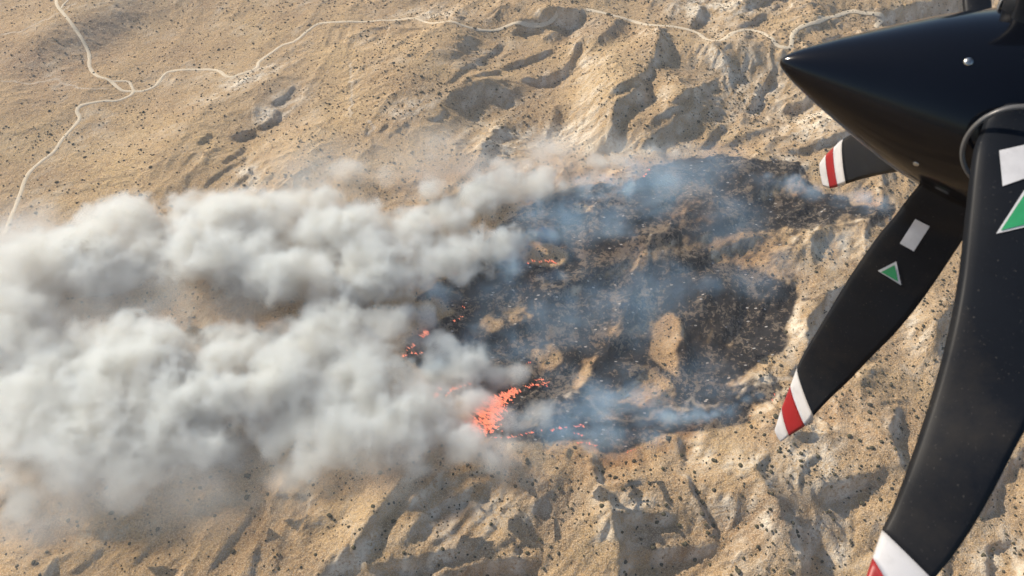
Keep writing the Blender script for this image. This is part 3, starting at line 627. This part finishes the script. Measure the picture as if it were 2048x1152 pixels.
UP = [(990,490,42,20,.7),(935,500,55,30,.9),(880,520,55,34,1),(820,520,62,36,1),(760,530,62,40,1),(700,480,66,44,1),(640,475,66,44,1),(600,530,66,44,1),(540,445,55,40,.9),(470,440,66,42,.9),(430,500,80,48,1),(520,525,72,46,1),(380,430,46,36,.9),(285,450,52,36,.8),(235,430,42,30,.7),(205,500,80,46,1),(130,520,56,40,.8),(262,500,70,42,.9),(170,445,30,28,.5),(50,540,80,44,.55),(20,620,80,44,.5),(745,450,55,36,.8),(820,450,50,34,.7),(700,575,50,34,1),(770,560,42,30,1),(640,570,46,34,.9),(900,440,42,30,.5),(870,385,34,24,.30),(955,400,46,30,.55),(1010,370,44,28,.6),(1060,375,38,24,.7),(1100,355,28,20,.6),(1010,335,26,22,.4),(1170,360,24,14,.8),(1190,325,22,16,.35),(1120,300,22,18,.22),(1085,288,13,16,.2),(1240,325,18,12,.25),(1310,308,16,10,.2),(1350,305,12,9,.18),(1130,375,22,12,.8),(700,340,30,24,.15),(780,350,26,20,.12),(590,400,40,30,.4),(660,410,40,30,.35),(1045,330,20,20,.3),(1205,360,12,6,.5),(1255,348,9,5,.35)]
LO = [(1030,755,24,16,.5),(990,750,26,18,.35),(920,725,50,26,.8),(880,700,36,24,.5),(850,640,26,18,.6),(790,645,34,22,.8),(728,645,42,28,.9),(662,620,46,34,1),(652,680,62,40,1),(722,700,52,34,.9),(600,710,52,36,1),(556,680,40,30,.9),(505,700,52,34,.9),(446,680,40,30,.9),(425,740,72,44,1),(560,760,72,44,1),(640,760,72,44,1),(700,760,78,44,.9),(775,760,50,32,.7),(820,830,78,40,.8),(760,865,68,38,.9),(700,850,80,42,.9),(640,830,68,40,.7),(560,850,60,36,.6),(460,820,84,46,.9),(380,790,88,50,.9),(305,720,84,50,1),(235,700,66,44,.9),(185,760,88,50,.9),(105,740,80,46,.7),(100,850,90,50,.8),(205,850,96,52,.8),(305,870,80,44,.6),(40,800,80,46,.7),(20,710,80,40,.5),(30,930,74,40,.45),(150,960,56,34,.28),(50,1005,44,26,.35),(110,1010,26,20,.2),(900,850,44,26,.8),(940,800,34,22,.6),(925,880,44,26,.7),(1000,900,40,22,.35),(890,905,34,22,.55),(820,900,48,28,.6),(340,880,54,34,.5),(470,890,40,28,.4),(570,950,44,26,.18),(640,905,50,30,.35),(260,960,50,30,.2),(1020,838,32,16,.22),(1075,830,30,16,.25),(865,760,30,20,.3),(830,690,30,20,.4)]
TH = [(1100,450,70,24,.10),(1200,425,60,26,.11),(1290,385,80,28,.11),(1180,378,30,10,.5),(1240,370,26,9,.4),(1050,500,30,16,.22),(1080,470,22,10,.6),(1050,478,18,10,.6),(1020,530,32,16,.7),(1110,545,22,12,.20),(1500,560,50,22,.07),(1450,440,70,26,.05),(1380,360,60,22,.08),(1450,340,50,20,.07),(1330,350,40,18,.10),(1160,500,50,22,.06),(1250,620,90,26,.055),(1120,640,70,24,.07),(1330,590,60,24,.05),(1000,690,60,22,.10),(950,665,34,16,.18),(900,700,30,14,.16),(1060,690,50,20,.07),(1180,660,60,22,.05),(1200,810,60,22,.24),(1260,800,46,20,.22),(1140,830,46,20,.16),(1100,860,46,20,.16),(1210,865,50,20,.34),(1180,885,30,14,.5),(1300,850,36,14,.45),(1340,846,22,9,.5),(1368,842,14,7,.7),(1392,838,17,8,.6),(1415,836,12,6,.9),(1432,828,13,7,.6),(1455,820,14,6,.6),(1474,812,9,5,.7),(1492,803,13,6,.35),(1395,822,14,7,.4),(1330,828,16,8,.4),(1520,790,13,6,.2),(1380,825,40,14,.12),(1250,760,50,20,.07),(1000,600,60,22,.04),(1340,780,60,20,.04),(1400,750,60,22,.03),(1440,790,50,16,.08),(1585,372,24,12,.22),(1620,390,22,12,.15),(1538,352,8,5,.6),(1530,372,26,12,.10),(1680,410,24,10,.14),(1725,400,26,12,.22),(1765,408,22,10,.18),(1700,470,30,14,.10),(1650,500,36,16,.06),(1560,530,40,16,.06),(1350,540,40,16,.08),(1400,570,40,16,.07),(1290,540,50,18,.05),(870,590,28,12,.25),(905,600,16,8,.2),(840,570,30,14,.5),(1450,470,60,20,.04),(1230,450,40,20,.12),(1130,420,40,20,.13),(1060,440,36,18,.12),(870,735,30,14,.3),(1110,770,40,16,.12),(1160,760,30,14,.10),(1040,840,36,14,.25),(1460,850,20,8,.25),(1400,862,18,8,.15)]
def bounds(puffs, zt=150):
    P = np.array(puffs); x, y = ground_at(P[:, 0], P[:, 1]); z = ground_z(x, y); d = pix_dir(P[:, 0], P[:, 1]); t = (z+P[:, 3]-H)/d[:, 2]; x = d[:, 0]*t; y = d[:, 1]*t
    R = P[:, 2]*to_pix(x, y, z)[2]/FPX*1.75; return (x-R).min(), (x+R).max(), (y-R).min(), (y+R).max(), max(-80, (z+P[:, 3]-R).min()), (z+P[:, 3]+R*.8).max()
if True:
    smoke('smoke_plume', 'thick white smoke plume drifting left from the upper fire front', UP, 2.7, bounds(UP), SMOKEM, 11)
    smoke('smoke_plume', 'thick grey white smoke plume rolling left from the lower fire front', LO, 2.7, bounds(LO), SMOKEM, 12)
    smoke('thin_smoke', 'thin blue smoke veil hanging over the charred hillside', TH, 3.0, bounds(TH), VEILM, 13, billow=.9, veil=True, stretch=2.2)
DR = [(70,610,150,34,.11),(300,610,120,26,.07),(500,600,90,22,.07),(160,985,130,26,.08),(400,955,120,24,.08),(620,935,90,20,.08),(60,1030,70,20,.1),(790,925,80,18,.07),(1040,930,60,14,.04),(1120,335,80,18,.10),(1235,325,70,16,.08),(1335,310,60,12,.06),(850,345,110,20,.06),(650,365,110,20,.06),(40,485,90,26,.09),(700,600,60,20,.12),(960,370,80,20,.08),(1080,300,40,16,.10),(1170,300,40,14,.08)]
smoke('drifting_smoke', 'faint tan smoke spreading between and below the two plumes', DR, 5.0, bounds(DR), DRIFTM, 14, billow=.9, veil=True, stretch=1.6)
# ------------------------------------------------------------------ propeller of the aircraft, a couple of metres before the lens
HUB = cam_pt(1952, 212, 1.80)
prop = bpy.data.objects.new('propeller', None); COL.objects.link(prop); prop.location = HUB
tag(prop, 'black five bladed aircraft propeller with pointed glossy spinner', 'propeller')
m = NT('spinner_gloss'); pos = m.n('ShaderNodeTexCoord').outputs['Object']; nz = m.noise(pos, 9, 3, .5)
m.bsdf((.004, .005, .008), .14, nz, .02, .01, spec=.25, Coat_Weight=.15, Coat_Roughness=.05); SPINM = m.m
def paint(name, col, rough=.42, spec=.4):
    m = NT(name); pos = m.n('ShaderNodeTexCoord').outputs['Object']; nz = m.noise(pos, 14, 5, .65)
    c = m.mix(m.math('MULTIPLY', m.ramp(nz, .45, .75), .45), col, tuple(q*.55 for q in col))
    sp_ = m.noise(pos, 160, 2, .7); c = m.mix(m.math('MULTIPLY', m.ramp(sp_, .68, .74), .35), c, (.16, .15, .13))
    du = m.noise(pos, 3.5, 6, .7); c = m.mix(m.math('MULTIPLY', m.ramp(du, .5, .75), .10), c, (.20, .17, .13))
    m.bsdf(c, rough, nz, .05, .002, spec=spec); return m.m
BLADEM = paint('blade_black', (.008, .010, .014), .48, .16); WHITEM = paint('tip_white', (.62, .62, .63)); REDM = paint('tip_red', (.32, .016, .02))
GREENM = paint('mark_green', (.03, .30, .12)); METALM = paint('bare_metal', (.50, .50, .47), .28); METALM.node_tree.nodes['Principled BSDF'].inputs['Metallic'].default_value = 1; COLLARM = paint('collar_grey', (.10, .10, .10), .3, .4)
def rel(p): return p-HUB
# spinner: body of revolution about the propeller axis
TIP = cam_pt(1560, 122, 1.86); BACK = cam_pt(1950, 210, 1.80); AX = (BACK-TIP).normalized(); pxm = 1.83/FPX
prof = [(0,0),(.8,4.5),(3,8.5),(8,13.5),(16,20),(25,26.5),(42,37),(60,47),(95,66),(138,87),(200,117),(250,140),(300,160),(350,177),(400,190),(450,200),(500,208),(540,211),(560,210),(566,204),(566,0)]
e1 = AX.orthogonal().normalized(); e2 = AX.cross(e1); V = []; F = []; NS = 96
for s_, r_ in prof:
    for a in range(NS):
        t = 2*math.pi*a/NS; V.append(rel(TIP+AX*(s_*pxm)+(e1*math.cos(t)+e2*math.sin(t))*(max(r_, .01)*pxm)))
for k in range(len(prof)-1):
    for a in range(NS):
        b = (a+1) % NS; F.append((k*NS+a, k*NS+b, (k+1)*NS+b, (k+1)*NS+a))
spin = mesh_obj('spinner', V, F, SPINM, prop)
from mathutils.bvhtree import BVHTree
CAMP = Vector((0, 0, H))
def bvh_of(o):
    me = o.data; return BVHTree.FromPolygons([v.co+HUB for v in me.vertices], [tuple(p.vertices) for p in me.polygons])
def cast(bvh, u, v, lift=.002):
    d = Vector([float(q) for q in pix_dir(u, v)]).normalized(); loc, nor, i, t = bvh.ray_cast(CAMP, d)
    if loc is None: return None, None
    if nor.dot(d) > 0: nor = -nor
    return loc+nor*lift, nor
sb = bvh_of(spin)
for (u, v, ru) in ((1937, 123, 8.5), (1832, 328, 6)):
    p, nrm = cast(sb, u, v, .0)
    if p is None: continue
    q = nrm.to_track_quat('Z', 'Y'); R = ru*1.7/FPX; V = []; F = []
    for k in range(5):
        ph = k/4*math.pi/2
        for a in range(16): V.append(rel(p)+q@Vector((R*math.cos(ph)*math.cos(a*math.pi/8), R*math.cos(ph)*math.sin(a*math.pi/8), R*.45*math.sin(ph))))
    for k in range(4):
        for a in range(16): b = (a+1) % 16; F.append((k*16+a, k*16+b, (k+1)*16+b, (k+1)*16+a))
    mesh_obj('screw', V, F, METALM, spin)
def cr(Q, t):
    n = len(Q)-1; i = min(int(t), n-1); f = t-i; g = lambda k: np.array(Q[min(max(k, 0), n)], float)
    a, b, c_, d = g(i-1), g(i), g(i+1), g(i+2)
    return .5*(2*b+(c_-a)*f+(2*a-5*b+4*c_-d)*f*f+(3*b-a-3*c_+d)*f**3)
def blade(stations, bands, label=None, thick=.009):
    # stations: (Lu,Lv,Ld, Ru,Rv,Rd); bands: [(name, first station, last station, material)]
    first = None; out = []
    for nm, a, b, mat in bands:
        nst = max(3, int((b-a)*5)+1); NC = 13; V = []; F = []
        for i in range(nst):
            t = a+(b-a)*i/(nst-1); st = cr(stations, t); t2 = cr(stations, min(t+.05, len(stations)-1)); t1 = cr(stations, max(t-.05, 0))
            L = cam_pt(*st[:3]); R = cam_pt(*st[3:]); span = (cam_pt(*t2[:3])+cam_pt(*t2[3:])-cam_pt(*t1[:3])-cam_pt(*t1[3:]))
            nrm = (R-L).cross(span).normalized()
            if nrm.dot(CAMP-L) < 0: nrm = -nrm
            fade = 1-.75*t/(len(stations)-1); ch = (R-L).length; th = (thick*fade+.003)+.16*ch*max(0, 1-t/1.6)
            ring = []
            for s in (1, -1):
                rng_ = range(NC) if s == 1 else range(NC-2, 0, -1)
                for k in rng_:
                    x = k/(NC-1); y = 2.6*th*(x**.5)*(1-x)**.8*(1.0 if s == 1 else .55)*s; ring.append(rel(L+(R-L)*x+nrm*y))
            V += ring; m_ = len(ring)
        for i in range(nst-1):
            for k in range(m_): k2 = (k+1) % m_; F.append((i*m_+k, i*m_+k2, (i+1)*m_+k2, (i+1)*m_+k))
        F.append(tuple(range(m_))); F.append(tuple(range((nst-1)*m_, nst*m_))[::-1])
        o = mesh_obj(nm, V, F, mat, first if first else prop)
        if first is None: first = o
        out.append(o)
    if label: first['label'] = label
    return first
def decal(par, name, corners, mat, lift=.002, n=8):
    b = bvh_of(par); C = np.array(corners, float); V = []; F = []
    if len(C) == 3: C = np.vstack([C, C[2]])
    for i in range(n+1):
        for j in range(n+1):
            s, t = i/n, j/n; p = (C[0]*(1-s)+C[1]*s)*(1-t)+(C[3]*(1-s)+C[2]*s)*t
            q, _ = cast(b, p[0], p[1], lift)
            if q is None: q = V[-1]+HUB if V else par.location+HUB
            V.append(rel(q))
    for i in range(n):
        for j in range(n): a = i*(n+1)+j; F.append((a, a+1, a+n+2, a+n+1))
    mesh_obj(name, V, F, mat, par)
B1 = [(1875,300,1.83,2010,320,1.78),(1848,355,1.86,1970,385,1.80),(1813,400,1.92,1945,440,1.85),(1787,435,1.98,1928,475,1.90),(1758,469,2.03,1904,512,1.94),(1709,539,2.13,1850,592,2.03),(1677,590,2.21,1794,662,2.11),(1646,642,2.29,1742,715,2.20),(1617,690,2.37,1697,762,2.29),(1603,715,2.42,1660,797,2.35),(1594,735,2.46,1627,832,2.40),(1581,770,2.50,1610,852,2.46),(1564,814,2.55,1578,872,2.53),(1550,858,2.60,1562,884,2.59)]
b1 = blade(B1, [('blade',0,10,BLADEM),('tip_stripe',10,11,WHITEM),('tip_stripe',11,12,REDM),('tip_stripe',12,13,WHITEM)], 'lower left blade pointing down beside the scar, striped tip in view')
B2 = [(1996, 222, 1.6, 2070, 222, 1.585), (1972, 236, 1.597, 2092, 236, 1.567), (1962, 262, 1.579, 2100, 262, 1.539), (1945, 310, 1.551, 2112, 330, 1.491), (1930, 430, 1.523, 2125, 450, 1.443), (1917, 550, 1.495, 2130, 600, 1.415), (1897, 660, 1.467, 2112, 720, 1.387), (1870, 767, 1.449, 2078, 810, 1.369), (1841, 860, 1.431, 2034, 890, 1.351), (1810, 950, 1.413, 1985, 985, 1.343), (1785, 1015, 1.405, 1930, 1078, 1.345), (1764, 1060, 1.397, 1866, 1160, 1.337), (1745, 1115, 1.39, 1802, 1215, 1.34), (1725, 1175, 1.37, 1762, 1250, 1.33), (1706, 1232, 1.35, 1725, 1275, 1.32)]
b2 = blade(B2, [('blade',0,11,BLADEM),('tip_stripe',11,12,WHITEM),('tip_stripe',12,13,REDM),('tip_stripe',13,14,WHITEM)], 'large nearest blade running down to the bottom edge', .008)
B3 = [(1960,180,1.90,1960,320,1.95),(1880,235,2.05,1900,335,2.1),(1780,252,2.35,1800,343,2.4),(1722,262,2.65,1736,355,2.68),(1686,278,2.85,1692,368,2.86),(1668,294,2.92,1676,373,2.93),(1652,309,2.97,1660,377,2.98),(1640,325,3.02,1646,372,3.02)]
b3 = blade(B3, [('blade',0,4,BLADEM),('tip_stripe',4,5,WHITEM),('tip_stripe',5,6,REDM),('tip_stripe',6,7,WHITEM)], 'far blade reaching out behind the underside of the spinner', .008)
B4 = [(1945,180,1.90,2005,185,1.88),(1932,80,1.95,1990,80,1.93),(1926,20,2.0,1984,18,1.98),(1920,-60,2.06,1982,-65,2.04),(1900,-300,2.3,1980,-310,2.27),(1905,-500,2.5,1950,-510,2.49)]
b4 = blade(B4, [('blade',0,5,BLADEM)], 'blade rising behind the top of the spinner', .010)
B5 = [(2010,84,1.68,2125,118,1.62),(2014,55,1.66,2130,70,1.60),(2032,5,1.62,2150,10,1.56),(2050,-90,1.56,2190,-90,1.50),(2120,-400,1.4,2260,-400,1.35),(2220,-640,1.3,2290,-640,1.28)]
b5 = blade(B5, [('blade',0,5,BLADEM)], 'near blade rising out of the top right corner', .014)
decal(b1, 'white_mark', [(1831,437),(1860,452),(1828,502),(1800,486)], WHITEM)
decal(b1, 'green_mark', [(1756,541),(1793,522),(1803,570)], WHITEM)
decal(b1, 'green_mark', [(1763,543),(1790,529),(1797,562)], GREENM, .0035)
decal(b2, 'white_mark', [(1998,302),(2078,284),(2082,346),(2005,373)], WHITEM)
decal(b2, 'green_mark', [(1992,468),(2060,362),(2078,448)], WHITEM)
decal(b2, 'green_mark', [(2001,462),(2060,372),(2075,444)], GREENM, .0035)
def collar(par, u, v, d, direction, Rpx, wpx, mat=COLLARM):
    c = cam_pt(u, v, d); q = direction.to_track_quat('Z', 'Y'); R = Rpx*d/FPX; w = wpx*d/FPX; V = []; F = []; A, B = 64, 10
    for a in range(A):
        for b in range(B):
            t, s = 2*math.pi*a/A, 2*math.pi*b/B; rr = R+w*math.cos(s)
            V.append(rel(c+q@Vector((rr*math.cos(t), rr*math.sin(t), 1.6*w*math.sin(s)))))
    for a in range(A):
        for b in range(B): a2, b2_ = (a+1) % A, (b+1) % B; F.append((a*B+b, a2*B+b, a2*B+b2_, a*B+b2_))
    return mesh_obj('root_collar', V, F, mat, par)
def shank(par, u, v, d, u2, v2, d2, Rpx, R2px):
    c, c2 = cam_pt(u, v, d), cam_pt(u2, v2, d2); q = (c2-c).to_track_quat('Z', 'Y'); V = []; F = []; A = 40
    for (cc, R) in ((c, Rpx*d/FPX), (c.lerp(c2, .5), Rpx*d/FPX*1.0), (c2, R2px*d2/FPX)):
        for a in range(A): t = 2*math.pi*a/A; V.append(rel(cc+q@Vector((R*math.cos(t), R*math.sin(t), 0))))
    for k in range(2):
        for a in range(A): b = (a+1) % A; F.append((k*A+a, k*A+b, (k+1)*A+b, (k+1)*A+a))
    F.append(tuple(range(A))[::-1]); F.append(tuple(range(2*A, 3*A)))
    return mesh_obj('blade_root', V, F, BLADEM, par)
d2 = (cam_pt(2005, 600, 1.54)-cam_pt(2030, 300, 1.68)).normalized()
collar(b2, 2032, 302, 1.56, (cam_pt(2022, 430, 1.36)-cam_pt(2032, 302, 1.56)).normalized(), 92, 5)
collar(b5, 2068, 22, 1.66, (cam_pt(2080, -90, 1.40)-cam_pt(2068, 22, 1.66)).normalized(), 62, 4)
shank(b5, 2064, 60, 1.74, 2072, -20, 1.62, 56, 50)

# ------------------------------------------------------------------ hazy air round the aircraft and the whole land
ext = [MX.min()-50, MX.max()+50, MY.min()-50, MY.max()+50]; zb = float(MZ.min())-1.0; zt = H+3.2
V = [(ext[i], ext[2+j], z) for z in (zb, zt) for j in (0, 1) for i in (0, 1)]
m = NT('hazy_air'); pv = m.n('ShaderNodeVolumePrincipled'); pv.inputs['Color'].default_value = (.86, .92, 1.0, 1); pv.inputs['Density'].default_value = HAZE; pv.inputs['Anisotropy'].default_value = .2
m.l(pv.outputs[0], m.out.inputs['Volume'])
hz = mesh_obj('haze', V, [(0, 1, 3, 2)[::-1], (4, 5, 7, 6), (0, 1, 5, 4), (1, 3, 7, 5), (3, 2, 6, 7), (2, 0, 4, 6)], m.m, smooth=False)
tag(hz, 'thin pale haze in the air over the desert', None, None, 'stuff')
